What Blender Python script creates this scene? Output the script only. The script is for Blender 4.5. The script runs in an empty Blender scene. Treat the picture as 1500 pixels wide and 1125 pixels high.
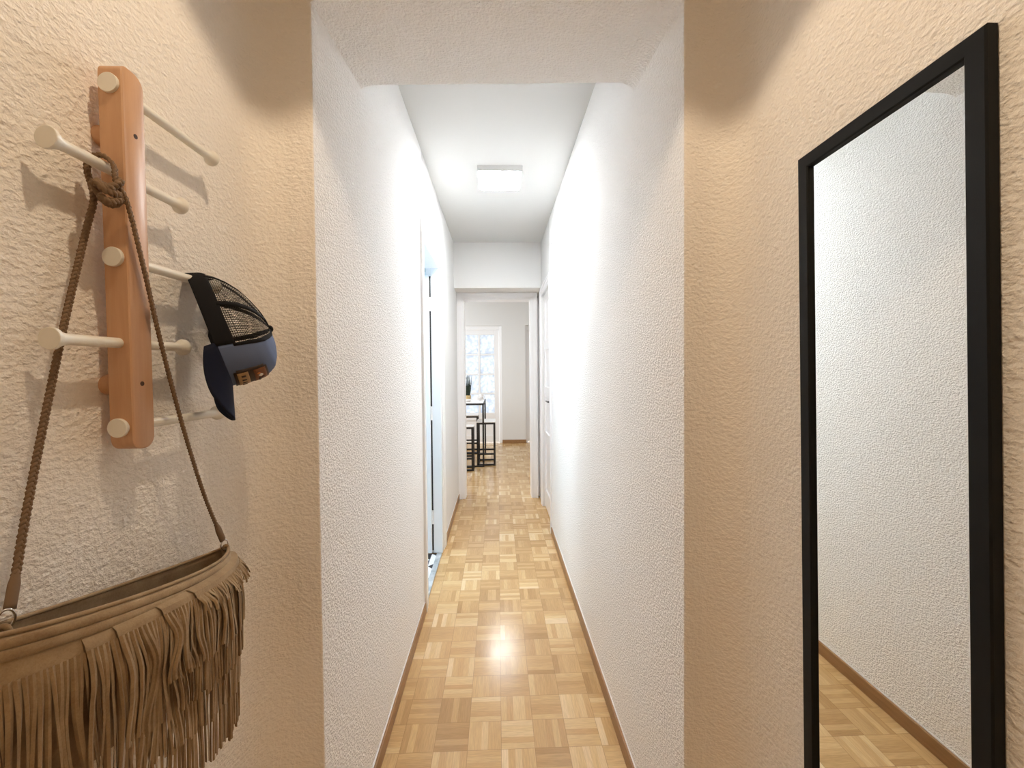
import bpy, bmesh, math, random
from mathutils import Vector, Matrix
random.seed(7)
scene = bpy.context.scene
C = scene.collection
PI = math.pi

# ------------------------------------------------------------------ camera
cam_d = bpy.data.cameras.new('camera')
cam = bpy.data.objects.new('camera', cam_d)
C.objects.link(cam)
r_ = Vector((0.99938919, -0.03386684, -0.00861894))
f_ = Vector((0.0336808, 0.99921442, -0.02088435))
u_ = r_.cross(f_)
M = Matrix((r_, u_, -f_)).transposed().to_4x4()
M.translation = Vector((0, 0, 1.37))
cam.matrix_world = M
cam_d.sensor_fit = 'HORIZONTAL'
cam_d.sensor_width = 36.0
cam_d.lens = 613.1 / 1500 * 36.0
cam_d.shift_y = -8.96 / 1500
cam_d.clip_start = 0.02
scene.camera = cam

# ------------------------------------------------------------------ view, world, lights
scene.view_settings.view_transform = 'Standard'
scene.view_settings.look = 'None'
scene.view_settings.exposure = 1.08
scene.view_settings.gamma = 1.0
scene.view_settings.use_curve_mapping = False
scene.cycles.use_denoising = True
scene.cycles.max_bounces = 14
scene.cycles.diffuse_bounces = 12
scene.cycles.glossy_bounces = 5
scene.cycles.transparent_max_bounces = 16
scene.cycles.sample_clamp_indirect = 10.0
scene.cycles.caustics_reflective = False
scene.cycles.caustics_refractive = False

world = bpy.data.worlds.new('daylight')
scene.world = world
world.use_nodes = True
world.node_tree.nodes['Background'].inputs[0].default_value = (0.97, 0.99, 1.0, 1)
world.node_tree.nodes['Background'].inputs[1].default_value = 0.85

def lamp(name, kind, loc, energy, color, rot=(0, 0, 0), **kw):
    d = bpy.data.lights.new(name, kind)
    d.energy = energy
    d.color = color
    for k, v in kw.items():
        setattr(d, k, v)
    o = bpy.data.objects.new(name, d)
    o.location = loc
    o.rotation_euler = rot
    C.objects.link(o)
    return o

# warm downlight of the entrance, above and just out of the picture, and the ceiling lamp deeper in the entrance hall
lamp('entrance_downlight', 'SPOT', (-0.03, 0.42, 2.47), 10.6, (1.0, 0.79, 0.56),
     spot_size=math.radians(115), spot_blend=0.16, shadow_soft_size=0.018)
lamp('entrance_hall_lamp', 'POINT', (-0.20, -3.0, 2.25), 7.0, (1.0, 0.79, 0.56), shadow_soft_size=0.09)
# ceiling lamp of the dining room and window of the side room
lamp('dining_room_light', 'AREA', (0.03, 5.77, 2.575), 8.0, (0.91, 0.96, 1.0), shape='SQUARE', size=0.28)
lamp('dining_fill_light', 'AREA', (-2.5, 6.3, 1.5), 30.0, (0.93, 0.97, 1.0), rot=(0, math.radians(-90), 0), shape='RECTANGLE', size=1.5, size_y=1.6)  # added unseen fill light, brightens the dining room; no window modelled here
lamp('side_room_window_light', 'AREA', (-1.9, 2.75, 1.6), 13.0, (0.80, 0.92, 1.0), rot=(0, math.radians(-90), 0),
     shape='RECTANGLE', size=1.2, size_y=1.0)
PANEL_STRENGTH = 66.0

# ------------------------------------------------------------------ materials
def mat(name, color, rough=0.6, metallic=0.0, spec=0.5):
    m = bpy.data.materials.new(name)
    m.use_nodes = True
    b = m.node_tree.nodes['Principled BSDF']
    b.inputs['Base Color'].default_value = (*color, 1)
    b.inputs['Roughness'].default_value = rough
    b.inputs['Metallic'].default_value = metallic
    b.inputs['Specular IOR Level'].default_value = spec
    return m

class NT:
    def __init__(self, m):
        self.m = m; self.t = m.node_tree; self.n = self.t.nodes
        self.b = self.n['Principled BSDF']
    def new(self, t, **kw):
        n = self.n.new(t)
        for k, v in kw.items():
            setattr(n, k, v)
        return n
    def link(self, a, b):
        self.t.links.new(a, b)
    def coords(self, scale=(1, 1, 1)):
        tc = self.new('ShaderNodeTexCoord'); mp = self.new('ShaderNodeMapping')
        mp.inputs['Scale'].default_value = scale
        self.link(tc.outputs['Object'], mp.inputs['Vector'])
        return mp.outputs['Vector']
    def noise(self, vec, scale, detail=2, rough=0.5):
        n = self.new('ShaderNodeTexNoise')
        n.inputs['Scale'].default_value = scale
        n.inputs['Detail'].default_value = detail
        n.inputs['Roughness'].default_value = rough
        if vec is not None: self.link(vec, n.inputs['Vector'])
        return n.outputs['Fac']
    def math(self, op, a, b=None, c=None):
        n = self.new('ShaderNodeMath', operation=op)
        for i, v in enumerate((a, b, c)):
            if v is None: continue
            if isinstance(v, (int, float)): n.inputs[i].default_value = v
            else: self.link(v, n.inputs[i])
        return n.outputs[0]
    def bump(self, h, strength, dist):
        n = self.new('ShaderNodeBump')
        n.inputs['Strength'].default_value = strength
        n.inputs['Distance'].default_value = dist
        self.link(h, n.inputs['Height'])
        self.link(n.outputs['Normal'], self.b.inputs['Normal'])
        return n
    def ramp(self, fac, stops):
        n = self.new('ShaderNodeValToRGB')
        e = n.color_ramp.elements
        while len(e) < len(stops): e.new(0.5)
        for el, (p, c) in zip(e, stops):
            el.position = p; el.color = (*c, 1)
        self.link(fac, n.inputs[0])
        return n.outputs[0]

def plaster(name, color, strength=1.0, dist=0.0078, scale=105):
    m = mat(name, color, 0.85, spec=0.25)
    t = NT(m)
    v = t.coords((1, 1, 1.35))
    a = t.noise(v, scale, 3, 0.55)
    b = t.noise(v, scale * 0.42, 2, 0.5)
    h = t.math('ADD', t.math('POWER', a, 1.4), t.math('MULTIPLY', b, 0.45))
    t.bump(h, strength, dist)
    return m

MAT = {}
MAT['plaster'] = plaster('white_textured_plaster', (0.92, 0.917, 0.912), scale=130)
MAT['hall_plaster'] = plaster('cream_textured_plaster', (0.88, 0.835, 0.77), 1.0, 0.0044)
MAT['ceiling'] = mat('ceiling_paint', (0.62, 0.625, 0.62), 0.8, spec=0.2)
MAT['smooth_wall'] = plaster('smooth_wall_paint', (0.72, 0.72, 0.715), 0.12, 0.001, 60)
MAT['gloss_white'] = mat('white_gloss_paint', (0.82, 0.82, 0.83), 0.32)
MAT['blue_white'] = mat('pale_door_paint', (0.80, 0.83, 0.86), 0.35)
MAT['gap_shade'] = mat('dark_gap_shade', (0.03, 0.03, 0.03), 0.8)
MAT['black_metal'] = mat('black_powder_coat', (0.012, 0.011, 0.011), 0.42)
MAT['chrome'] = mat('nickel', (0.75, 0.73, 0.7), 0.22, 1.0)
MAT['steel_dark'] = mat('dark_steel', (0.10, 0.10, 0.10), 0.35, 1.0)
MAT['seat_white'] = mat('white_laminate', (0.80, 0.79, 0.78), 0.4)
MAT['ceramic'] = mat('white_ceramic', (0.82, 0.80, 0.79), 0.3)
MAT['leaf'] = mat('dark_green_leaf', (0.010, 0.022, 0.008), 0.7)
MAT['peg_white'] = mat('cream_white_lacquer', (0.80, 0.77, 0.68), 0.38)
MAT['mirror_frame'] = mat('black_mirror_frame', (0.006, 0.0065, 0.0065), 0.55, spec=0.2)
MAT['mirror_glass'] = mat('mirror_glass', (0.90, 0.92, 0.90), 0.0, 1.0)
MAT['cap_black'] = mat('black_cotton', (0.012, 0.012, 0.014), 0.9, spec=0.2)
MAT['cap_navy'] = mat('navy_cotton', (0.010, 0.013, 0.030), 0.85, spec=0.2)
MAT['lamp_body'] = mat('lamp_body_white', (0.72, 0.72, 0.72), 0.5)
MAT['plastic_white'] = mat('white_plastic', (0.82, 0.82, 0.82), 0.4)

def mk_emit():
    m = bpy.data.materials.new('lit_diffuser'); m.use_nodes = True
    n = m.node_tree.nodes; n.remove(n['Principled BSDF'])
    e = n.new('ShaderNodeEmission'); e.inputs[0].default_value = (0.965, 0.985, 1.0, 1)
    e.inputs[1].default_value = PANEL_STRENGTH
    m.node_tree.links.new(e.outputs[0], n['Material Output'].inputs[0])
    return m
MAT['diffuser'] = mk_emit()

def mk_parquet():
    m = mat('oak_mosaic_parquet', (0.5, 0.3, 0.12), 0.26)
    t = NT(m)
    tc = t.new('ShaderNodeTexCoord')
    sp = t.new('ShaderNodeSeparateXYZ'); t.link(tc.outputs['Object'], sp.inputs[0])
    T = 0.12198
    x = t.math('DIVIDE', sp.outputs[0], T)
    y = t.math('DIVIDE', t.math('SUBTRACT', sp.outputs[1], 0.0176), T)
    ix = t.math('FLOOR', x); iy = t.math('FLOOR', y)
    fx = t.math('SUBTRACT', x, ix); fy = t.math('SUBTRACT', y, iy)
    par = t.math('FLOORED_MODULO', t.math('ADD', ix, iy), 2.0)     # 0: strips along x
    ipar = t.math('SUBTRACT', 1.0, par)
    across = t.math('ADD', t.math('MULTIPLY', fy, ipar), t.math('MULTIPLY', fx, par))
    along = t.math('ADD', t.math('MULTIPLY', fx, ipar), t.math('MULTIPLY', fy, par))
    s5 = t.math('MULTIPLY', across, 5.0)
    si = t.math('FLOOR', s5); sf = t.math('SUBTRACT', s5, si)
    cb = t.new('ShaderNodeCombineXYZ')
    t.link(ix, cb.inputs[0]); t.link(iy, cb.inputs[1]); t.link(si, cb.inputs[2])
    wn = t.new('ShaderNodeTexWhiteNoise', noise_dimensions='3D'); t.link(cb.outputs[0], wn.inputs['Vector'])
    cb2 = t.new('ShaderNodeCombineXYZ'); t.link(ix, cb2.inputs[0]); t.link(iy, cb2.inputs[1])
    wt = t.new('ShaderNodeTexWhiteNoise', noise_dimensions='3D'); t.link(cb2.outputs[0], wt.inputs['Vector'])
    tone = t.math('ADD', t.math('MULTIPLY', wn.outputs['Value'], 0.55), t.math('MULTIPLY', wt.outputs['Value'], 0.45))
    col = t.ramp(tone, [(0.0, (0.40, 0.235, 0.098)), (0.30, (0.49, 0.305, 0.132)), (0.62, (0.565, 0.37, 0.172)), (0.86, (0.65, 0.46, 0.245)), (1.0, (0.72, 0.55, 0.33))])
    # grain, stretched along each strip
    g = t.new('ShaderNodeCombineXYZ')
    t.link(t.math('MULTIPLY', along, 1.2), g.inputs[0])
    t.link(t.math('MULTIPLY', across, 17.0), g.inputs[1])
    t.link(t.math('MULTIPLY', wn.outputs['Value'], 60.0), g.inputs[2])
    gn = t.noise(g.outputs[0], 2.2, 4, 0.6)
    gf = t.math('MULTIPLY_ADD', gn, 0.85, 0.575)
    mx = t.new('ShaderNodeMix', data_type='RGBA', blend_type='MULTIPLY')
    mx.inputs['Factor'].default_value = 0.8
    t.link(col, mx.inputs['A'])
    cg = t.new('ShaderNodeCombineColor')
    for i in range(3): t.link(gf, cg.inputs[i])
    t.link(cg.outputs[0], mx.inputs['B'])
    # joints
    def edge(v, w):
        d = t.math('MINIMUM', v, t.math('SUBTRACT', 1.0, v))
        return t.math('LESS_THAN', d, w)
    j = t.math('MAXIMUM', t.math('MULTIPLY', edge(sf, 0.018), 0.35), t.math('MAXIMUM', edge(fx, 0.007), edge(fy, 0.007)))
    mj = t.new('ShaderNodeMix', data_type='RGBA')
    t.link(t.math('MULTIPLY', j, 0.55), mj.inputs['Factor'])
    t.link(mx.outputs['Result'], mj.inputs['A'])
    mj.inputs['B'].default_value = (0.20, 0.10, 0.04, 1)
    t.link(mj.outputs['Result'], t.b.inputs['Base Color'])
    rn = t.noise(tc.outputs['Object'], 9.0, 3, 0.6)
    t.link(t.math('MULTIPLY_ADD', rn, 0.12, 0.14), t.b.inputs['Roughness'])
    wav = t.noise(tc.outputs['Object'], 14.0, 1, 0.5)
    t.bump(t.math('ADD', t.math('MULTIPLY', wav, 0.5), t.math('MULTIPLY', j, -0.08)), 0.05, 0.003)
    return m
MAT['parquet'] = mk_parquet()

def mk_wood(name, light, dark, scale, stretch, rough=0.5, axis=2):
    m = mat(name, light, rough)
    t = NT(m)
    s = [stretch, stretch, stretch]; s[axis] = 1.0
    v = t.coords(tuple(s))
    n = t.noise(v, scale, 4, 0.6)
    t.link(t.ramp(n, [(0.3, dark), (0.7, light)]), t.b.inputs['Base Color'])
    t.bump(n, 0.12, 0.001)
    return m
MAT['beech'] = mk_wood('beech_wood', (0.60, 0.355, 0.20), (0.54, 0.305, 0.165), 9, 14, 0.42)
MAT['skirting'] = mk_wood('oak_skirting', (0.34, 0.185, 0.078), (0.25, 0.13, 0.05), 4, 12, 0.4, axis=1)
MAT['hole'] = mat('screw_hole_shade', (0.06, 0.028, 0.015), 0.7)

def mk_suede():
    m = mat('brown_suede', (0.36, 0.23, 0.115), 0.88, spec=0.25)
    t = NT(m)
    v = t.coords()
    n1 = t.noise(v, 28, 3, 0.6)
    n2 = t.noise(v, 420, 2, 0.6)
    f = t.math('ADD', t.math('MULTIPLY', n1, 0.7), t.math('MULTIPLY', n2, 0.3))
    t.link(t.ramp(f, [(0.32, (0.235, 0.143, 0.068)), (0.55, (0.32, 0.218, 0.115)), (0.75, (0.41, 0.29, 0.165))]), t.b.inputs['Base Color'])
    t.bump(n2, 0.25, 0.0008)
    t.b.inputs['Sheen Weight'].default_value = 0.15
    return m
MAT['suede'] = mk_suede()
MAT['braid'] = mat('braided_brown_leather', (0.20, 0.125, 0.07), 0.75, spec=0.3)

def mk_cloth(name, color):
    m = mat(name, color, 0.85, spec=0.2)
    t = NT(m)
    v = t.coords()
    t.bump(t.noise(v, 900, 2, 0.5), 0.2, 0.0005)
    return m
MAT['cap_blue'] = mk_cloth('slate_blue_cotton', (0.130, 0.175, 0.30))
MAT['lining'] = mk_cloth('brown_lining', (0.25, 0.165, 0.085))

def mk_mesh():
    m = mat('black_net', (0.02, 0.018, 0.016), 0.8, spec=0.2)
    t = NT(m)
    uv = t.new('ShaderNodeUVMap')
    sp = t.new('ShaderNodeSeparateXYZ'); t.link(uv.outputs[0], sp.inputs[0])
    def grid(v, n):
        s = t.math('MULTIPLY', v, n)
        return t.math('LESS_THAN', t.math('FRACT', s), 0.27)
    a = t.math('MAXIMUM', grid(sp.outputs[0], 150.0), grid(sp.outputs[1], 42.0))
    t.link(t.math('MULTIPLY', a, 0.92), t.b.inputs['Alpha'])
    return m
MAT['cap_net'] = mk_mesh()

def mk_frost():
    m = bpy.data.materials.new('frosted_glass'); m.use_nodes = True
    n = m.node_tree.nodes; L = m.node_tree.links
    n.remove(n['Principled BSDF'])
    tc = n.new('ShaderNodeTexCoord')
    vo = n.new('ShaderNodeTexVoronoi'); vo.inputs['Scale'].default_value = 20
    L.new(tc.outputs['Object'], vo.inputs['Vector'])
    rp = n.new('ShaderNodeValToRGB')
    rp.color_ramp.elements[0].position = 0.0; rp.color_ramp.elements[0].color = (0.98, 1.0, 0.98, 1)
    rp.color_ramp.elements[1].position = 0.8; rp.color_ramp.elements[1].color = (0.68, 0.72, 0.79, 1)
    L.new(vo.outputs['Distance'], rp.inputs[0])
    tr = n.new('ShaderNodeBsdfTranslucent'); L.new(rp.outputs[0], tr.inputs[0])
    gl = n.new('ShaderNodeBsdfGlossy'); gl.inputs['Roughness'].default_value = 0.15
    bp = n.new('ShaderNodeBump'); bp.inputs['Strength'].default_value = 0.5; bp.inputs['Distance'].default_value = 0.01
    L.new(vo.outputs['Distance'], bp.inputs['Height']); L.new(bp.outputs[0], gl.inputs['Normal'])
    mx = n.new('ShaderNodeMixShader'); mx.inputs[0].default_value = 0.06
    L.new(tr.outputs[0], mx.inputs[1]); L.new(gl.outputs[0], mx.inputs[2])
    L.new(mx.outputs[0], n['Material Output'].inputs[0])
    return m
MAT['frost'] = mk_frost()

def mk_tile():
    m = mat('black_and_white_tile', (0.8, 0.8, 0.8), 0.3)
    t = NT(m)
    tc = t.new('ShaderNodeTexCoord'); sp = t.new('ShaderNodeSeparateXYZ'); t.link(tc.outputs['Object'], sp.inputs[0])
    x = t.math('FRACT', t.math('DIVIDE', sp.outputs[0], 0.10)); y = t.math('FRACT', t.math('DIVIDE', sp.outputs[1], 0.20))
    tri = t.math('LESS_THAN', t.math('ABSOLUTE', t.math('SUBTRACT', y, 0.5)), t.math('MULTIPLY', x, 0.5))
    line = t.math('GREATER_THAN', t.math('FRACT', t.math('DIVIDE', sp.outputs[0], 0.20)), 0.94)
    v = t.math('MAXIMUM', t.math('SUBTRACT', 1.0, tri), line)
    t.link(t.ramp(v, [(0.0, (0.03, 0.03, 0.035)), (1.0, (0.8, 0.82, 0.84))]), t.b.inputs['Base Color'])
    return m
MAT['tile'] = mk_tile()
def mk_marble():
    m = mat('grey_marble', (0.42, 0.45, 0.47), 0.3)
    t = NT(m)
    n = t.noise(t.coords(), 14, 5, 0.65)
    t.link(t.ramp(n, [(0.35, (0.30, 0.33, 0.35)), (0.65, (0.55, 0.58, 0.60))]), t.b.inputs['Base Color'])
    return m
MAT['marble'] = mk_marble()
def mk_pot():
    m = mat('woven_straw', (0.55, 0.38, 0.16), 0.7)
    t = NT(m)
    n = t.noise(t.coords((1, 1, 2)), 90, 2, 0.5)
    t.link(t.ramp(n, [(0.35, (0.32, 0.20, 0.07)), (0.6, (0.65, 0.48, 0.24))]), t.b.inputs['Base Color'])
    t.bump(n, 0.5, 0.003)
    return m
MAT['straw'] = mk_pot()
def mk_patch(col, name):
    m = mat(name, col, 0.6)
    t = NT(m); t.bump(t.noise(t.coords(), 500, 2), 0.2, 0.0004)
    return m
MAT['patch_dark'] = mk_patch((0.035, 0.018, 0.010), 'dark_brown_leather_patch')
MAT['patch_brown'] = mk_patch((0.20, 0.075, 0.028), 'red_brown_leather')
MAT['patch_tan'] = mk_patch((0.40, 0.26, 0.12), 'tan_leather')
MAT['patch_white'] = mk_patch((0.8, 0.76, 0.7), 'white_embroidery')
MAT['patch_orange'] = mk_patch((0.55, 0.2, 0.06), 'orange_embroidery')

# ------------------------------------------------------------------ mesh helpers
ORIGIN = {}

def finish(name, bm, m, parent=None, smooth=False, bevel=0.0, solid=0.0, subsurf=0, auto=False):
    bmesh.ops.recalc_face_normals(bm, faces=bm.faces)
    me = bpy.data.meshes.new(name)
    if parent is not None:
        off = ORIGIN[parent.name]
        bmesh.ops.translate(bm, verts=bm.verts, vec=-off)
    bm.to_mesh(me); bm.free()
    o = bpy.data.objects.new(name, me)
    C.objects.link(o)
    for mm in (m if isinstance(m, (list, tuple)) else [m]):
        me.materials.append(mm)
    if smooth:
        for p in me.polygons: p.use_smooth = True
        if auto:
            me.set_sharp_from_angle(angle=math.radians(40))
    if parent is not None:
        o.parent = parent
        ORIGIN[o.name] = ORIGIN[parent.name].copy()
    else:
        ORIGIN[o.name] = Vector((0, 0, 0))
    if solid:
        md = o.modifiers.new('thickness', 'SOLIDIFY'); md.thickness = solid; md.offset = 0
    if bevel:
        md = o.modifiers.new('bevel', 'BEVEL'); md.width = bevel; md.segments = 3; md.limit_method = 'ANGLE'
    if subsurf:
        md = o.modifiers.new('subdivision', 'SUBSURF'); md.levels = subsurf; md.render_levels = subsurf
    return o

def tag(o, label=None, cat=None, group=None, kind=None):
    if label: o['label'] = label
    if cat: o['category'] = cat
    if group: o['group'] = group
    if kind: o['kind'] = kind
    return o

def thing(name, label, cat, loc, group=None, kind=None):
    o = bpy.data.objects.new(name, None)
    o.empty_display_size = 0.05
    C.objects.link(o)
    o.location = loc
    ORIGIN[o.name] = Vector(loc)
    return tag(o, label, cat, group, kind)

def box(bm, x0, x1, y0, y1, z0, z1):
    vs = [bm.verts.new((x, y, z)) for x in (x0, x1) for y in (y0, y1) for z in (z0, z1)]
    for f in ((0, 1, 3, 2), (4, 6, 7, 5), (0, 4, 5, 1), (2, 3, 7, 6), (0, 2, 6, 4), (1, 5, 7, 3)):
        bm.faces.new([vs[i] for i in f])
    return vs

def boxes(*bs):
    bm = bmesh.new()
    for b in bs: box(bm, *b)
    return bm

def struct(name, bm, m, label=None, **kw):
    o = finish(name, bm, m, **kw)
    o['kind'] = 'structure'
    if label: o['label'] = label
    return o

def cyl(bm, a, b, r0, r1=None, n=24, caps=True):
    a = Vector(a); b = Vector(b)
    if r1 is None: r1 = r0
    return lathe(bm, a, (b - a), [(0, r0), ((b - a).length, r1)], n, caps)

def lathe(bm, o, axis, prof, n=24, caps=True):
    o = Vector(o); d = Vector(axis).normalized()
    p = d.orthogonal().normalized(); q = d.cross(p)
    rings = []
    for h, r in prof:
        rings.append([bm.verts.new(o + d * h + (p * math.cos(2 * PI * i / n) + q * math.sin(2 * PI * i / n)) * max(r, 1e-5)) for i in range(n)])
    for a, b in zip(rings, rings[1:]):
        for i in range(n):
            bm.faces.new((a[i], a[(i + 1) % n], b[(i + 1) % n], b[i]))
    if caps:
        bm.faces.new(list(reversed(rings[0]))); bm.faces.new(rings[-1])
    return rings

def sweep(bm, pts, rad, n=8, closed=False, flat=1.0, up=None):
    pts = [Vector(p) for p in pts]
    N = len(pts)
    R = rad if isinstance(rad, (list, tuple)) else [rad] * N
    rings = []; prev = None
    for i, p in enumerate(pts):
        if closed: t = pts[(i + 1) % N] - pts[i - 1]
        else: t = pts[min(i + 1, N - 1)] - pts[max(i - 1, 0)]
        t.normalize()
        if prev is None:
            a = (Vector(up) if up else t.orthogonal())
        else: a = prev
        a = (a - t * a.dot(t)).normalized()
        prev = a
        b = t.cross(a)
        rings.append([bm.verts.new(p + (a * math.cos(2 * PI * k / n) + b * math.sin(2 * PI * k / n) * flat) * R[i]) for k in range(n)])
    m = N if closed else N - 1
    for i in range(m):
        A = rings[i]; B = rings[(i + 1) % N]
        for k in range(n):
            bm.faces.new((A[k], A[(k + 1) % n], B[(k + 1) % n], B[k]))
    if not closed:
        bm.faces.new(list(reversed(rings[0]))); bm.faces.new(rings[-1])
    return rings

def catmull(pts, seg=12):
    pts = [Vector(p) for p in pts]
    P_ = [2 * pts[0] - pts[1]] + pts + [2 * pts[-1] - pts[-2]]
    out = []
    for i in range(1, len(P_) - 2):
        p0, p1, p2, p3 = P_[i - 1:i + 3]
        for k in range(seg):
            t = k / seg
            out.append(0.5 * ((2 * p1) + (p2 - p0) * t + (2 * p0 - 5 * p1 + 4 * p2 - p3) * t * t + (3 * p1 - p0 - 3 * p2 + p3) * t ** 3))
    out.append(pts[-1].copy())
    return out

def resample(pts, step):
    out = [pts[0].copy()]; acc = 0.0
    for a, b in zip(pts, pts[1:]):
        L = (b - a).length
        if L < 1e-9: continue
        d = step - acc
        while d <= L:
            out.append(a.lerp(b, d / L)); d += step
        acc = L - (d - step)
    return out

# ================================================================== THE SETTING
XL, XR, HC = -0.425, 0.439, 2.618
HL, HR = -0.552, 0.5605           # entrance side walls
PL, PR = 1.002, 0.972            # front faces of the two piers
FARY = 7.72
# floors
struct('floor', boxes((-0.75, 0.75, -4.6, 4.46, -0.06, 0.0), (-2.6, 1.7, 4.46, 8.0, -0.06, 0.0)), MAT['parquet'],
       'oak mosaic parquet floor of the corridor and the room beyond')
struct('floor_bathroom', boxes((-2.4, -0.53, 2.2, 4.2, -0.06, 0.004), (-0.53, XL - 0.039, 2.443, 3.094, -0.06, 0.004)), MAT['tile'], 'black and white patterned tile floor of the side room')
# ceilings
struct('ceiling', boxes((XL - 0.3, XR + 0.3, 1.1, 4.16, HC, HC + 0.1)), MAT['ceiling'], 'smooth white corridor ceiling')
struct('ceiling_entrance', boxes((-0.8, 0.8, -4.6, 1.0, 2.48, 2.58)), MAT['ceiling'])
struct('ceiling_dining', boxes((-2.7, 1.8, 4.4, 8.0, HC, HC + 0.1)), MAT['ceiling'])
struct('ceiling_bathroom', boxes((-2.4, -0.545, 2.2, 4.2, 2.32, 2.42)), mat('teal_ceiling', (0.30, 0.42, 0.46), 0.8))

def pier(x0, x1, y0, y1, z1):
    return boxes((x0, x1, y0, y1, 0, z1))

# entrance walls
struct('wall_entrance_left', boxes((HL - 0.12, HL, -4.6, PL + 0.02, 0, 2.6)), MAT['hall_plaster'], 'cream textured wall carrying the coat rack')
struct('wall_entrance_right', boxes((HR, HR + 0.12, -4.6, PR + 0.02, 0, 2.6)), MAT['hall_plaster'], 'cream textured wall carrying the mirror')
struct('wall_back', boxes((-0.75, 0.75, -4.7, -4.6, 0, 2.6)), MAT['hall_plaster'])

def cove(sx, xw, yw, R_):
    """plaster rounded into the corner between a side wall and a pier; sx: +1 opens to +x"""
    bm = bmesh.new()
    n = 12
    lo, hi = [], []
    for i in range(n + 1):
        a = PI / 2 * i / n
        x = xw + sx * R_ * (1 - math.cos(a)); y = yw - R_ * (1 - math.sin(a))
        lo.append(bm.verts.new((x, y, 0.06))); hi.append(bm.verts.new((x, y, 2.48)))
    for i in range(n):
        bm.faces.new((lo[i], lo[i + 1], hi[i + 1], hi[i]))
    ba = bm.verts.new((xw - sx * 0.004, yw + 0.004, 0.06)); bb = bm.verts.new((xw - sx * 0.004, yw + 0.004, 2.48))
    bm.faces.new([ba] + lo); bm.faces.new([bb] + hi)
    bm.faces.new((ba, lo[0], hi[0], bb)); bm.faces.new((ba, bb, hi[-1], lo[-1]))
    return bm
struct('wall_corner_left', cove(1, HL - 0.0005, PL + 0.0005, 0.075), MAT['hall_plaster'], smooth=True, auto=True)
struct('wall_corner_right', cove(-1, HR + 0.0005, PR + 0.0005, 0.075), MAT['hall_plaster'], smooth=True, auto=True)

def corridor_wall(side):
    """Near corridor block: its end is the pier facing the entrance (cream), its long face the corridor (white)."""
    bm = bmesh.new()
    if side < 0:
        y0, y1, xi, xo = PL, 2.42, XL, HL - 0.02
    else:
        y0, y1, xi, xo = PR, 3.50, XR, HR + 0.02
    vs = box(bm, min(xi, xo), max(xi, xo), y0, y1, 0, HC)
    # softly rounded arris on the vertical front edge
    edges = [e for e in bm.edges if all(abs(v.co.y - y0) < 1e-6 and abs(v.co.x - xi) < 1e-6 for v in e.verts)]
    bmesh.ops.bevel(bm, geom=edges, offset=0.004, segments=3, affect='EDGES', profile=0.5)
    bm.faces.ensure_lookup_table()
    bmesh.ops.recalc_face_normals(bm, faces=bm.faces)
    for f in bm.faces:
        f.material_index = 1 if f.normal.y < -0.7 else 0
    return bm
struct('wall_left', corridor_wall(-1), [MAT['plaster'], MAT['hall_plaster']], 'white textured left wall of the corridor')
struct('wall_right', corridor_wall(1), [MAT['plaster'], MAT['hall_plaster']], 'white textured right wall of the corridor')

# lintel across the corridor mouth, underside rising to the back with rounded ends
def lintel():
    bm = bmesh.new()
    def prof(y_l, y_r, zl, zr, zmid, rad, n=10):
        pts = []
        for i in range(n + 1):
            a = PI / 2 * i / n
            pts.append((XL - 0.001 + rad * (1 - math.cos(a)), zl + (zmid - zl) * math.sin(a)))
        for i in range(1, 12):
            t = i / 12
            pts.append((XL + rad + (XR - XL - 2 * rad) * t, zmid))
        for i in range(n + 1):
            a = PI / 2 * (1 - i / n)
            pts.append((XR + 0.001 - rad * (1 - math.cos(a)), zr + (zmid - zr) * math.sin(a)))
        out = []
        for x, z in pts:
            s = (x - XL) / (XR - XL)
            out.append(bm.verts.new((x, y_l + (y_r - y_l) * s, z)))
        return out
    def top(y_l, y_r):
        return [bm.verts.new((XL - 0.001, y_l, HC)), bm.verts.new((XR + 0.001, y_r, HC))]
    A = prof(PL - 0.001, PR - 0.001, 2.221, 2.219, 2.228, 0.02); B = prof(1.18, 1.15, 2.240, 2.230, 2.250, 0.035)
    Cc = prof(1.361, 1.330, 2.258, 2.236, 2.274, 0.058)
    for P0, P1 in ((A, B), (B, Cc)):
        for i in range(len(P0) - 1):
            bm.faces.new((P0[i], P0[i + 1], P1[i + 1], P1[i]))
    ta = top(PL - 0.001, PR - 0.001); tc_ = top(1.361, 1.330)
    f = bm.faces.new(A + [ta[1], ta[0]]); f.material_index = 1
    bm.faces.new(list(reversed(Cc)) + [tc_[0], tc_[1]])
    bm.faces.new((ta[0], ta[1], tc_[1], tc_[0]))
    bm.faces.new((A[0], B[0], Cc[0], tc_[0], ta[0])); bm.faces.new((A[-1], ta[1], tc_[1], Cc[-1], B[-1]))
    return bm
struct('wall_lintel', lintel(), [MAT['plaster'], MAT['hall_plaster']], 'textured lintel with rounded corners over the corridor mouth')

# left wall beyond: pieces around the side door
WT = 0.10
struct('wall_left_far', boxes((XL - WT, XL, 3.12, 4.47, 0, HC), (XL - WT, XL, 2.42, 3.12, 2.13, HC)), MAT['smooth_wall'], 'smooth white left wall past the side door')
struct('wall_right_far', boxes((XR, XR + WT, 3.50, 4.20, 2.12, HC), (XR, XR + WT, 4.14, 4.47, 0, HC)), MAT['smooth_wall'])
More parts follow.
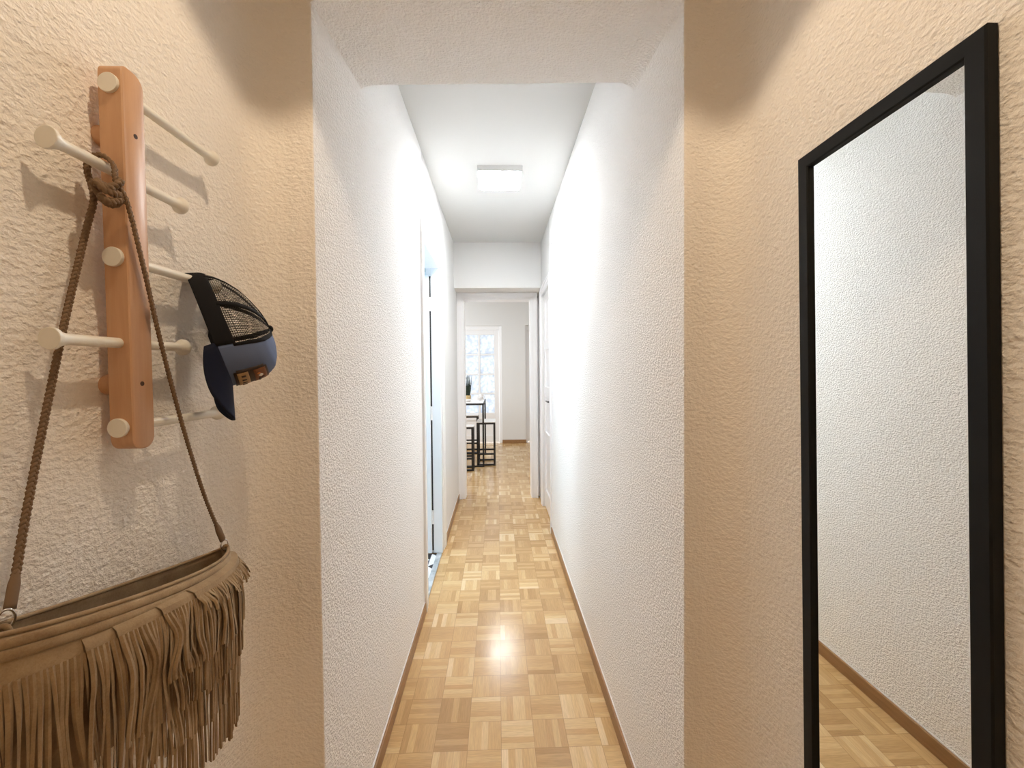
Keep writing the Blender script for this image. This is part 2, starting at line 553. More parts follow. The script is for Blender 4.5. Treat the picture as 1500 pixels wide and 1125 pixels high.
# beam and end of corridor
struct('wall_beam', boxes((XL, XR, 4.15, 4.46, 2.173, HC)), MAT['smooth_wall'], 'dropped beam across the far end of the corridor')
struct('wall_dining_near', boxes((-2.6, XL - 0.001, 4.47, 4.56, 0, HC), (XR + 0.001, 1.7, 4.47, 4.56, 0, HC), (XL - 0.001, XR + 0.001, 4.462, 4.56, 2.14, HC)), MAT['smooth_wall'])
struct('wall_dining_left', boxes((-2.7, -2.6, 4.47, 8.0, 0, HC)), MAT['smooth_wall'])
struct('wall_dining_right', boxes((1.7, 1.8, 4.47, 8.0, 0, HC)), MAT['smooth_wall'])
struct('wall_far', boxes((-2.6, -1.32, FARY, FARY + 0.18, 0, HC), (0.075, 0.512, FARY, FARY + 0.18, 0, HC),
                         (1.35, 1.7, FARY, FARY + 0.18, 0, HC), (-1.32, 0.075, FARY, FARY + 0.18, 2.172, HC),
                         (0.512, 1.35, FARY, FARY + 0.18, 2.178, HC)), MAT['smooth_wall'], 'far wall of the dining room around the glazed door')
# side room shell
struct('wall_bathroom', boxes((-2.5, -2.4, 2.2, 4.2, 0, 2.4), (-2.4, -0.55, 2.1, 2.2, 0, 2.4), (-2.4, XL - WT - 0.001, 4.1, 4.2, 0, 2.4)), mat('pale_blue_wall', (0.62, 0.74, 0.80), 0.6))

# skirting boards
def skirting(name, segs, t=0.0105, h=0.0585, label=None):
    bm = bmesh.new()
    for s in segs: box(bm, *s)
    return struct(name, bm, MAT['skirting'], label, bevel=0.003)
H_ = 0.0585
skirting('baseboard_left', [(XL, XL + 0.0105, PL + 0.004, 2.345, 0, H_)], label='oak skirting board along the left corridor wall')
skirting('baseboard_left_far', [(XL, XL + 0.0105, 3.27, 4.395, 0, H_)], label='oak skirting board past the side door')
skirting('baseboard_right', [(XR - 0.0105, XR, PR + 0.004, 3.43, 0, H_)], label='oak skirting board along the right corridor wall')
skirting('baseboard_far', [(0.074, 0.514, FARY - 0.014, FARY, 0, 0.066)], label='oak skirting board on the far wall between the two doorways')
skirting('baseboard_entrance', [(HL, HL + 0.0105, -4.6, PL, 0, H_), (HL + 0.0105, XL, PL - 0.0105, PL, 0, H_)], label='oak skirting board below the coat rack')
skirting('baseboard_entrance_right', [(HR - 0.0105, HR, -4.6, PR, 0, H_), (XR, HR - 0.0105, PR - 0.0105, PR, 0, H_)], label='oak skirting board below the mirror')
# thin white bead of paint along the skirting tops
for nm, x0, x1, y0, y1 in (('trim_1', XL, XL + 0.003, PL + 0.01, 2.345), ('trim_2', XR - 0.003, XR, PR + 0.01, 3.43), ('trim_3', XL, XL + 0.003, 3.27, 4.395)):
    struct(nm, boxes((x0, x1, y0, y1, H_, H_ + 0.005)), MAT['gloss_white'])
# marble threshold of the side door
struct('trim_4', boxes((XL - 0.038, XL - 0.003, 2.443, 3.094, 0.0, 0.012)), MAT['marble'], 'grey marble threshold of the side door')

# ---- door_1: side door on the left, leaf opened into the bathroom
d1 = thing('door_1', 'open pale door in a white casing on the left corridor wall', 'door', (XL, 2.78, 0), kind='structure')
def casing_u(xw, sgn, y0, y1, z1, w, names_parent, m, y_in0, y_in1):
    """U shaped moulded casing standing proud of the wall plane xw by sgn."""
    bm = bmesh.new()
    def prof_box(p0, p1, ya, yb, za, zb):
        xs = sorted((xw + sgn * p0, xw + sgn * p1))
        box(bm, xs[0], xs[1], ya, yb, za, zb)
    # (distance from outer edge from/to, proud)
    for a, b, pr in ((0.0, 0.018, 0.014), (0.018, 0.05, 0.011), (0.05, w, 0.008)):
        prof_box(-0.002, pr, y0 + a, y0 + b, 0, z1 - a)
        prof_box(-0.002, pr, y1 - b, y1 - a, 0, z1 - a)
        prof_box(-0.002, pr, y0 + b, y1 - b, z1 - b, z1 - a)
    return finish('casing', bm, m, names_parent, bevel=0.002)
casing_u(XL, 1, 2.352, 3.262, 2.212, 0.085, d1, MAT['gloss_white'], 2.44, 3.12)
finish('door_jamb', boxes((XL - WT, XL + 0.004, 2.42, 2.442, 0, 2.128), (-0.486, XL + 0.004, 3.095, 3.12, 0.012, 2.128), (-0.525, -0.486, 3.108, 3.12, 0.012, 2.128), (XL - WT, XL + 0.004, 2.442, 3.105, 2.112, 2.13)), MAT['blue_white'], d1, bevel=0.002)
leaf = finish('door_leaf', boxes((-1.15, -0.4975, 3.070, 3.104, 0.02, 2.055)), MAT['blue_white'], d1, bevel=0.004)
finish('hinge_gap_shade', boxes((-0.4975, -0.486, 3.098, 3.106, 0.03, 2.055)), MAT['gap_shade'], d1)  # solid dark strip; the shade of the hinge gap is put into its colour
for z in (0.28, 1.05, 1.85):
    bm = bmesh.new(); cyl(bm, (-0.492, 3.092, z - 0.05), (-0.492, 3.092, z + 0.05), 0.0075, n=14)
    finish('hinge', bm, MAT['gloss_white'], d1, smooth=True, auto=True)

# ---- door_2: closed panelled door on the right
d2 = thing('door_2', 'closed white panelled door at the far end of the right wall', 'door', (XR, 3.8, 0), kind='structure')
casing_u(XR, -1, 3.44, 4.215, 2.165, 0.075, d2, MAT['gloss_white'], 3.52, 4.14)
def panel_leaf():
    bm = bmesh.new()
    x0, x1 = XR + 0.020, XR + 0.055
    ya, yb = 3.512, 4.142
    box(bm, x0 + 0.012, x1, ya, yb, 0.012, 2.09)
    st = 0.085
    zs = [0.012, 0.19, 0.66, 0.76, 1.10, 1.20, 1.55, 1.64, 2.01, 2.09]
    box(bm, x0, x0 + 0.014, ya, ya + st, 0.012, 2.09); box(bm, x0, x0 + 0.014, yb - st, yb, 0.012, 2.09)
    for i in range(0, 10, 2):
        box(bm, x0, x0 + 0.014, ya + st, yb - st, zs[i], zs[i + 1])
    return bm
finish('door_leaf', panel_leaf(), MAT['gloss_white'], d2, bevel=0.003)
bm = bmesh.new()
cyl(bm, (XR + 0.021, 3.585, 1.085), (XR - 0.012, 3.585, 1.085), 0.008, n=16)
sweep(bm, catmull([(XR - 0.012, 3.58, 1.085), (XR - 0.016, 3.62, 1.086), (XR - 0.014, 3.70, 1.083)], 6), 0.0075, 10)
lathe(bm, (XR + 0.021, 3.585, 1.085), (-1, 0, 0), [(0, 0.024), (0.006, 0.024), (0.008, 0.018)], 24)
tag(finish('door_handle', bm, MAT['steel_dark'], d2, smooth=True, auto=True), 'dark lever handle')

# ---- doorway at the end of the corridor
d3 = thing('door_3', 'white framed opening at the end of the corridor', 'doorway', (0, 4.43, 0), kind='structure')
def end_frame():
    bm = bmesh.new()
    for a, b, pr in ((0.0, 0.016, 0.030), (0.016, 0.045, 0.022), (0.045, 0.072, 0.014)):
        yf = 4.43 - pr
        box(bm, XL + a, XL + b, yf, 4.463, 0, 2.178 - a)
        box(bm, XR - 0.02 - b, XR - 0.02 - a, yf, 4.463, 0, 2.178 - a)
        box(bm, XL + b, XR - 0.02 - b, yf, 4.463, 2.172 - b, 2.172 - a)
    return bm
finish('casing', end_frame(), MAT['gloss_white'], d3, bevel=0.002)
finish('door_jamb', boxes((XL - 0.0, -0.349, 4.463, 4.575, 0, 2.12), (0.345, XR, 4.463, 4.575, 0, 2.12), (-0.349, 0.345, 4.463, 4.575, 2.10, 2.14)), MAT['gloss_white'], d3, bevel=0.002)

# ---- door_4: glazed patio door in the far wall
d4 = thing('door_4', 'white glazed door with frosted panes in the far wall', 'door', (-0.6, FARY + 0.14, 0), kind='structure')
YG = FARY + 0.06
def glaz_frame():
    bm = bmesh.new()
    box(bm, 0.025, 0.075, YG - 0.01, YG + 0.09, 0, 2.172)          # fixed jamb
    box(bm, -1.32, -1.27, YG - 0.01, YG + 0.09, 0, 2.172)
    box(bm, -1.27, 0.025, YG - 0.01, YG + 0.09, 2.10, 2.172)
    return bm
finish('door_frame', glaz_frame(), MAT['gloss_white'], d4, bevel=0.004)
xs = [-1.26, -0.99, -0.675, -0.345, -0.065]      # pane columns
zs = [0.56, 0.90, 1.26, 1.63, 2.01]
def leaf_frame():
    bm = bmesh.new()
    y0, y1 = YG + 0.01, YG + 0.06
    box(bm, -0.065, 0.022, y0, y1, 0.02, 2.10)                    # right stile
    box(bm, -1.27, -1.19, y0, y1, 0.02, 2.10)
    box(bm, -0.70, -0.63, y0 - 0.005, y1, 0.02, 2.10)             # meeting stile
    box(bm, -1.19, -0.065, y0, y1, 2.01, 2.10)
    box(bm, -1.19, -0.065, y0, y1, 0.42, 0.56)                    # lock rail
    box(bm, -1.19, -0.065, y0, y1, 0.02, 0.14)
    box(bm, -1.19, -0.065, y0 + 0.02, y1 - 0.01, 0.14, 0.42)      # lower panel
    for x in (-0.345, -0.945): box(bm, x - 0.018, x + 0.018, y0, y1, 0.56, 2.01)
    for z in (0.92, 1.28, 1.645): box(bm, -1.19, -0.065, y0 + 0.004, y1, z - 0.014, z + 0.014)
    return bm
finish('door_leaf', leaf_frame(), MAT['gloss_white'], d4, bevel=0.004)
xe = [(-1.19, -0.963), (-0.927, -0.70), (-0.63, -0.363), (-0.327, -0.065)]
ze = [(0.56, 0.906), (0.934, 1.266), (1.294, 1.631), (1.659, 2.01)]
for xa, xb in xe:
    for za, zb in ze:
        finish('pane', boxes((xa + 0.001, xb - 0.001, YG + 0.036, YG + 0.042, za + 0.001, zb - 0.001)), MAT['frost'], d4)
# ---- door_5: doorway at the right of the far wall
d5 = thing('door_5', 'white door frame at the right of the far wall', 'door', (0.9, FARY + 0.1, 0), kind='structure')
finish('door_frame', boxes((0.512, 0.545, FARY + 0.06, FARY + 0.16, 0, 2.178), (1.32, 1.35, FARY + 0.06, FARY + 0.16, 0, 2.178), (0.545, 1.32, FARY + 0.06, FARY + 0.16, 2.09, 2.178)), MAT['gloss_white'], d5, bevel=0.004)
finish('door_leaf', boxes((0.548, 1.317, FARY + 0.10, FARY + 0.14, 0.02, 2.088)), MAT['gloss_white'], d5, bevel=0.004)

# ================================================================== CORRIDOR FIXTURES
pl = thing('ceiling_lamp', 'square white lit panel lamp on the corridor ceiling', 'ceiling lamp', (0.025, 2.735, HC))
def lamp_body():
    bm = bmesh.new()
    x0, x1, y0, y1 = -0.114, 0.163, 2.590, 2.872
    z0, z1 = HC - 0.032, HC
    box(bm, x0, x0 + 0.008, y0, y1, z0, z1); box(bm, x1 - 0.008, x1, y0, y1, z0, z1)
    box(bm, x0 + 0.008, x1 - 0.008, y0, y0 + 0.008, z0, z1); box(bm, x0 + 0.008, x1 - 0.008, y1 - 0.008, y1, z0, z1)
    box(bm, x0 + 0.008, x1 - 0.008, y0 + 0.008, y1 - 0.008, z1 - 0.006, z1)
    return bm
finish('lamp_body', lamp_body(), MAT['lamp_body'], pl)
tag(finish('diffuser', boxes((-0.1055, 0.1545, 2.5985, 2.8635, HC - 0.034, HC - 0.028)), MAT['diffuser'], pl, bevel=0.002), 'glowing white diffuser')

bm = boxes((XR - 0.022, XR - 0.0005, 3.235, 3.285, 2.345, 2.40))
sb = finish('junction_box', bm, MAT['plastic_white'], bevel=0.004)
tag(sb, 'tiny white plastic box high on the right wall before the door', 'junction box')

# ================================================================== MIRROR
mr = thing('wall_mirror', 'tall narrow mirror in a black frame on the right wall', 'mirror', (0.555, 0.60, 0.45))
def rot_yz(bm, c, ang):
    bmesh.ops.rotate(bm, verts=bm.verts, cent=c, matrix=Matrix.Rotation(ang, 3, 'X'))
MC = Vector((0.555, 0.601, 1.745)); MA = math.radians(-1.25)
def mirror_frame():
    bm = bmesh.new()
    y0, y1, z0, z1 = 0.4545, 0.7475, 0.45, 1.747
    xf, xb, w = 0.5450, 0.5590, 0.0235
    # mitred frame from outline rings
    def ring(x, d):
        return [bm.verts.new((x, a, b)) for a, b in ((y0 + d, z0 + d), (y1 - d, z0 + d), (y1 - d, z1 - d), (y0 + d, z1 - d))]
    R = [ring(xb, 0), ring(xf + 0.002, 0), ring(xf, 0.002), ring(xf, w - 0.002), ring(xf + 0.002, w), ring(xb - 0.004, w)]
    R.append(R[0])
    R2 = ring(xb, w)
    seq = R[:6] + [R2, R[0]]
    for a, b in zip(seq, seq[1:]):
        for i in range(4):
            bm.faces.new((a[i], a[(i + 1) % 4], b[(i + 1) % 4], b[i]))
    rot_yz(bm, MC, MA)
    return bm
finish('mirror_frame', mirror_frame(), MAT['mirror_frame'], mr)
bm = boxes((0.5520, 0.5570, 0.4775, 0.7245, 0.4732, 1.7238)); rot_yz(bm, MC, MA)
finish('mirror_glass', bm, MAT['mirror_glass'], mr)

# ================================================================== COAT RACK
PX = -0.52
PZ = [1.760, 1.6435, 1.527, 1.4105, 1.294]
rack = thing('coat_rack', 'beech board coat rack with five white pegs on the left wall', 'coat rack', (-0.52, 0.61, 1.262))
def board():
    bm = bmesh.new()
    n = 8
    def outline(y0, y1, z0, z1, rb, rtn, rtf):
        pts = []
        for (cy, cz, r, a0) in ((y0 + rb, z0 + rb, rb, PI), (y1 - rb, z0 + rb, rb, 1.5 * PI), (y1 - rtf, z1 - rtf, rtf, 0), (y0 + rtn, z1 - rtn, rtn, PI / 2)):
            for i in range(n + 1):
                a = a0 + PI / 2 * i / n
                pts.append((cy + r * math.cos(a), cz + r * math.sin(a)))
        return pts
    rings = []
    for x, d in ((-0.5365, 0.0016), (-0.5349, 0.0), (-0.5056, 0.0), (-0.5040, 0.0016)):
        rings.append([bm.verts.new((x, a, b)) for a, b in outline(0.5925 + d, 0.6285 - d, 1.262 + d, 1.788 - d, 0.0155, 0.010, 0.0165)])
    N = len(rings[0])
    for a, b in zip(rings, rings[1:]):
        for i in range(N):
            bm.faces.new((a[i], a[(i + 1) % N], b[(i + 1) % N], b[i]))
    bm.faces.new(rings[0]); bm.faces.new(rings[-1])
    # leans a little in the picture plane
    bmesh.ops.rotate(bm, verts=bm.verts, cent=(PX, 0.6105, 1.525), matrix=Matrix.Rotation(math.radians(0.45), 3, 'X'))
    return bm
finish('board', board(), MAT['beech'], rack, smooth=True, auto=True)
PY = [(0.5868, 0.795), (0.507, 0.716), (0.5862, 0.795), (0.504, 0.713), (0.5868, 0.795)]
for z, (a, b) in zip(PZ, PY):
    bm = bmesh.new()
    L = b - a
    lathe(bm, (PX, a, z), (0, 1, 0), [(0, 0.0126), (0.0005, 0.0131), (0.0045, 0.0131), (0.009, 0.0100), (0.017, 0.0074), (0.024, 0.0070), (L - 0.024, 0.0070), (L - 0.017, 0.0074), (L - 0.009, 0.0098), (L - 0.0045, 0.0131), (L - 0.0005, 0.0131), (L, 0.0126)], 28)
    finish('peg', bm, MAT['peg_white'], rack, smooth=True, auto=True)
for z in (1.699, 1.353):
    bm = bmesh.new(); lathe(bm, (HL - 0.001, 0.6105, z), (1, 0, 0), [(0, 0.0135), (0.002, 0.0145), (0.014, 0.0145), (0.0165, 0.0125)], 28)
    finish('standoff', bm, MAT['beech'], rack, smooth=True, auto=True)
    bm = bmesh.new(); cyl(bm, (-0.5075, 0.6105, z + 0.001), (-0.5037, 0.6105, z + 0.001), 0.0033, n=18)  # flat disc on the board, recess shade put into its dark colour
    tag(finish('screw_hole_disc', bm, MAT['hole'], rack), 'dark disc painted as a shaded screw recess')

# ================================================================== TRUCKER CAP
cap_o = Vector((-0.510, 0.755, 1.441))
vd = Vector((cap_o.x, cap_o.y, 0)).normalized()
rr = Vector((vd.y, -vd.x, 0)); uu = Vector((0, 0, 1))
zl = (0.957 * rr + 0.285 * uu).normalized()
xl = (0.285 * rr - 0.957 * uu - 0.40 * vd); xl = (xl - zl * xl.dot(zl)).normalized()
yl = zl.cross(xl)
if yl.dot(vd) > 0: near = -1
else: near = 1
def cw(x, y, z):
    return cap_o + (xl * x + yl * y + zl * (z * 0.86)) * 0.93
FR = [(0.112, 0.0), (0.113, 0.03), (0.112, 0.06), (0.108, 0.084), (0.098, 0.098), (0.078, 0.108), (0.05, 0.1145), (0.0, 0.117)]
BK = [(0.116, 0.0), (0.113, 0.025), (0.104, 0.045), (0.092, 0.060), (0.075, 0.077), (0.056, 0.091), (0.030, 0.106), (0.0, 0.117)]
SD = [(0.080, 0.0), (0.080, 0.025), (0.077, 0.048), (0.071, 0.066), (0.060, 0.084), (0.045, 0.098), (0.025, 0.111), (0.0, 0.117)]
APX = 0.022
def lerp_prof(pf, t):
    k = t * (len(pf) - 1); i = min(int(k), len(pf) - 2); w = k - i
    return (pf[i][0] * (1 - w) + pf[i + 1][0] * w, pf[i][1] * (1 - w) + pf[i + 1][1] * w)
def crown(phi, t, off=0.0):
    c, s = math.cos(phi), math.sin(phi)
    pf = FR if c >= 0 else BK
    a, za = lerp_prof(pf, t); b, zb = lerp_prof(SD, t)
    wc = abs(c) ** 1.6; wz = c * c
    z = za * wz + zb * (1 - wz)
    a += off; b += off
    cx = APX * (t ** 1.5)
    x = a * c * (1 - t ** 1.5 * (APX / 0.112 if c >= 0 else -APX / 0.116)) + cx
    y = b * s
    if c > 0: # boxier front
        y *= 1 + 0.10 * wc * (1 - t) * abs(s)
    return cw(x, y, z + off * t)
def strip(bm, f0, f1, t0, t1, nf, nt, off=0.0, uv=False):
    g = [[bm.verts.new(crown(f0 + (f1 - f0) * i / nf, t0 + (t1 - t0) * j / nt, off)) for j in range(nt + 1)] for i in range(nf + 1)]
    lay = bm.loops.layers.uv.verify() if uv else None
    for i in range(nf):
        for j in range(nt):
            try: f = bm.faces.new((g[i][j], g[i + 1][j], g[i + 1][j + 1], g[i][j + 1]))
            except ValueError: continue
            if uv:
                for l, (ii, jj) in zip(f.loops, ((i, j), (i + 1, j), (i + 1, j + 1), (i, j + 1))):
                    l[lay].uv = ((f0 + (f1 - f0) * ii / nf) / (2 * PI), t0 + (t1 - t0) * jj / nt)
cap = thing('trucker_cap', 'black mesh cap with slate blue front hanging from the middle peg', 'cap', tuple(cap_o))
D = math.radians
bm = bmesh.new(); strip(bm, D(-55), D(55), 0, 0.995, 36, 24)
finish('front_panel', bm, MAT['cap_blue'], cap, smooth=True, solid=0.0018)
bm = bmesh.new(); strip(bm, D(55), D(305), 0.17, 0.985, 60, 22, uv=True)
tag(finish('net_panel', bm, MAT['cap_net'], cap, smooth=True), 'black see-through net')
bm = bmesh.new(); strip(bm, D(55), D(305), 0, 0.20, 60, 8, 0.0006)
finish('back_band', bm, MAT['cap_black'], cap, smooth=True, solid=0.0018)
def seam(phi, w, t0=0.17, t1=0.99, off=0.0012):
    bm = bmesh.new()
    n = 22
    L = []
    for j in range(n + 1):
        t = t0 + (t1 - t0) * j / n
        ww = w / max(1 - 0.85 * t, 0.18) * 0.62
        L.append((bm.verts.new(crown(phi - ww, t, off)), bm.verts.new(crown(phi + ww, t, off))))
    for a, b in zip(L, L[1:]):
        bm.faces.new((a[0], a[1], b[1], b[0]))
    return bm
for ph in (54, 96, 138, 180, 222, 264, 306):
    finish('seam_tape', seam(D(ph), 0.050 if ph not in (54, 306) else 0.04), MAT['cap_black'], cap, smooth=True, solid=0.0012)
bm = bmesh.new(); lathe(bm, cw(APX, 0, 0.1165), zl, [(0, 0.0065), (0.002, 0.0068), (0.004, 0.0055), (0.006, 0.0025)], 18)
finish('button', bm, MAT['cap_black'], cap, smooth=True)
def brim():
    bm = bmesh.new()
    nf, nd = 40, 12
    g = []
    for i in range(nf + 1):
        ph = D(-59) + D(118) * i / nf
        c, s = math.cos(ph), math.sin(ph)
        root = (0.1105 * c, 0.079 * s * (1 + 0.10 * c ** 1.6 * abs(s)))
        ln = 0.070 * (max(math.cos(ph * 90 / 60), 0.0) ** 0.75)
        row = []
        for j in range(nd + 1):
            t = j / nd
            x = root[0] + ln * t
            y = root[1] * (1 + 0.04 * t)
            z = 0.006 * (1 - t) - 0.014 * t - 0.046 * (abs(y) / 0.08) ** 1.6 * (0.03 + 0.97 * t) * min(1, ln / 0.05) + 0.001
            row.append(bm.verts.new(cw(x, y, z)))
        g.append(row)
    for i in range(nf):
        for j in range(nd):
            bm.faces.new((g[i][j], g[i + 1][j], g[i + 1][j + 1], g[i][j + 1]))
    bmesh.ops.remove_doubles(bm, verts=bm.verts, dist=1e-5)
    return bm
finish('brim', brim(), MAT['cap_navy'], cap, smooth=True, solid=0.003)
# leather patch on the front: dark border, tan half with strokes, brown half with a small bird-like blob
def front_grid(bm, y0, y1, t0, t1, ny, nt, off, corner=0.0):
    def phi_of(y):
        return math.asin(max(-1, min(1, y / 0.088)))
    g = []
    for i in range(ny + 1):
        y = y0 + (y1 - y0) * i / ny
        row = []
        for j in range(nt + 1):
            t = t0 + (t1 - t0) * j / nt
            row.append(bm.verts.new(crown(phi_of(y), t, off)))
        g.append(row)
    for i in range(ny):
        for j in range(nt):
            a, b = i / ny, j / nt
            if corner and ((i in (0, ny - 1)) and (j in (0, nt - 1))): continue
            bm.faces.new((g[i][j], g[i + 1][j], g[i + 1][j + 1], g[i][j + 1]))
bm = bmesh.new(); front_grid(bm, -0.036, 0.036, 0.07, 0.40, 18, 12, 0.0022, 1)
patch = finish('patch', bm, MAT['patch_dark'], cap, smooth=True, solid=0.0022)
bm = bmesh.new(); front_grid(bm, -0.0305, 0.0305, 0.245, 0.375, 12, 5, 0.0037)
finish('patch_field', bm, MAT['patch_brown'], patch, smooth=True, solid=0.0008)
bm = bmesh.new(); front_grid(bm, -0.0305, 0.0305, 0.095, 0.195, 12, 5, 0.0037)
finish('patch_field', bm, MAT['patch_tan'], patch, smooth=True, solid=0.0008)
for (ya, yb, ta, tb, mm) in ((0.008, 0.017, 0.275, 0.325, 'patch_white'), (0.017, 0.022, 0.265, 0.30, 'patch_orange'), (-0.014, 0.006, 0.27, 0.30, 'patch_dark'), (-0.002, 0.004, 0.30, 0.345, 'patch_dark')):
    for s in (1,):
        bm = bmesh.new(); front_grid(bm, ya * near, yb * near, ta, tb, 4, 4, 0.0047, 1)
        finish('patch_emblem', bm, MAT[mm], patch, smooth=True, solid=0.0006)
for k in range(5):
    y = -0.024 + k * 0.0115
    bm = bmesh.new(); front_grid(bm, y, y + 0.0045, 0.125, 0.165, 2, 2, 0.0045)
    finish('patch_emblem', bm, MAT['patch_dark'], patch, smooth=True, solid=0.0006)

# ================================================================== FRINGED BAG
bag = thing('fringed_bag', 'brown suede shoulder bag with tiers of fringe hanging from an upper peg', 'bag', (-0.49, 0.58, 0.86))
BY0, BY1, BZ0, BZ1, BXC = 0.372, 0.772, 1.137, 1.051, -0.494
def rim(th, d=0.0, off=0.0):
    """closed loop; th 0 = near (left) end, 0..pi front, pi..2pi back; d = depth below the rim"""
    cy = -math.cos(th); s = math.sin(th)
    D_ = 0.205
    q = min(max(d / D_, 0), 1)
    yy = 0.5 * (BY0 + BY1) + 0.5 * (BY1 - BY0) * cy * (1 + 0.02 * math.sin(PI * q) - 0.02 * q ** 3)
    u = (yy - BY0) / (BY1 - BY0)
    wf = 0.052 if s >= 0 else 0.036
    bul = (1 + 0.28 * math.sin(PI * min(q * 1.1, 1)) ) * max(1 - q ** 3.0, 0.02)
    if s < 0: bul = min(bul, 1.2)
    shp = abs(s) ** (0.85 + (0.9 * max(u, 0) ** 1.5 if s >= 0 else 0))
    x = BXC + math.copysign(wf * shp * bul, s)
    x = max(x, HL + 0.006)
    sag = (0.010 if s >= 0 else 0.017) * abs(s)
    zz = BZ0 + (BZ1 - BZ0) * u - sag * (1 - q) - d * (1 - 0.06 * abs(cy) ** 6 * q)
    p = Vector((x, yy, zz))
    if off:
        n = Vector((math.copysign(abs(s) ** 1.0, s), 0.5 * cy, 0)).normalized()
        p += n * off
    return p
def bag_body():
    bm = bmesh.new()
    n = 96; nd = 22
    rows = []
    for j in range(nd + 1):
        d = 0.205 * j / nd
        rows.append([bm.verts.new(rim(2 * PI * i / n, d)) for i in range(n)])
    for a, b in zip(rows, rows[1:]):
        for i in range(n):
            bm.faces.new((a[i], a[(i + 1) % n], b[(i + 1) % n], b[i]))
    bm.faces.new(rows[-1])
    return bm
finish('bag_body', bag_body(), MAT['suede'], bag, smooth=True, solid=0.002)
bm = bmesh.new()
sweep(bm, [rim(2 * PI * i / 120, -0.001) for i in range(120)], 0.0026, 8, closed=True)
finish('rim_piping', bm, MAT['suede'], bag, smooth=True)
def band(d0, d1, off, th0, th1, n=90):
    bm = bmesh.new()
    rows = []
    for i in range(n + 1):
        th = th0 + (th1 - th0) * i / n
        e = min(1.0, 6 * min(i, n - i) / n)
        rows.append([bm.verts.new(rim(th, d0 + (d1 - d0) * k / 6, off * (0.55 + 0.45 * math.sin(PI * k / 6)))) for k in range(7)])
    for a, b in zip(rows, rows[1:]):
        for k in range(6):
            bm.faces.new((a[k], a[k + 1], b[k + 1], b[k]))
    return bm
finish('rim_band', band(0.002, 0.0125, 0.0035, -0.25, PI + 0.35), MAT['suede'], bag, smooth=True, solid=0.0012)
finish('rim_band', band(0.0135, 0.024, 0.0028, -0.25, PI + 0.35), MAT['suede'], bag, smooth=True, solid=0.0012)

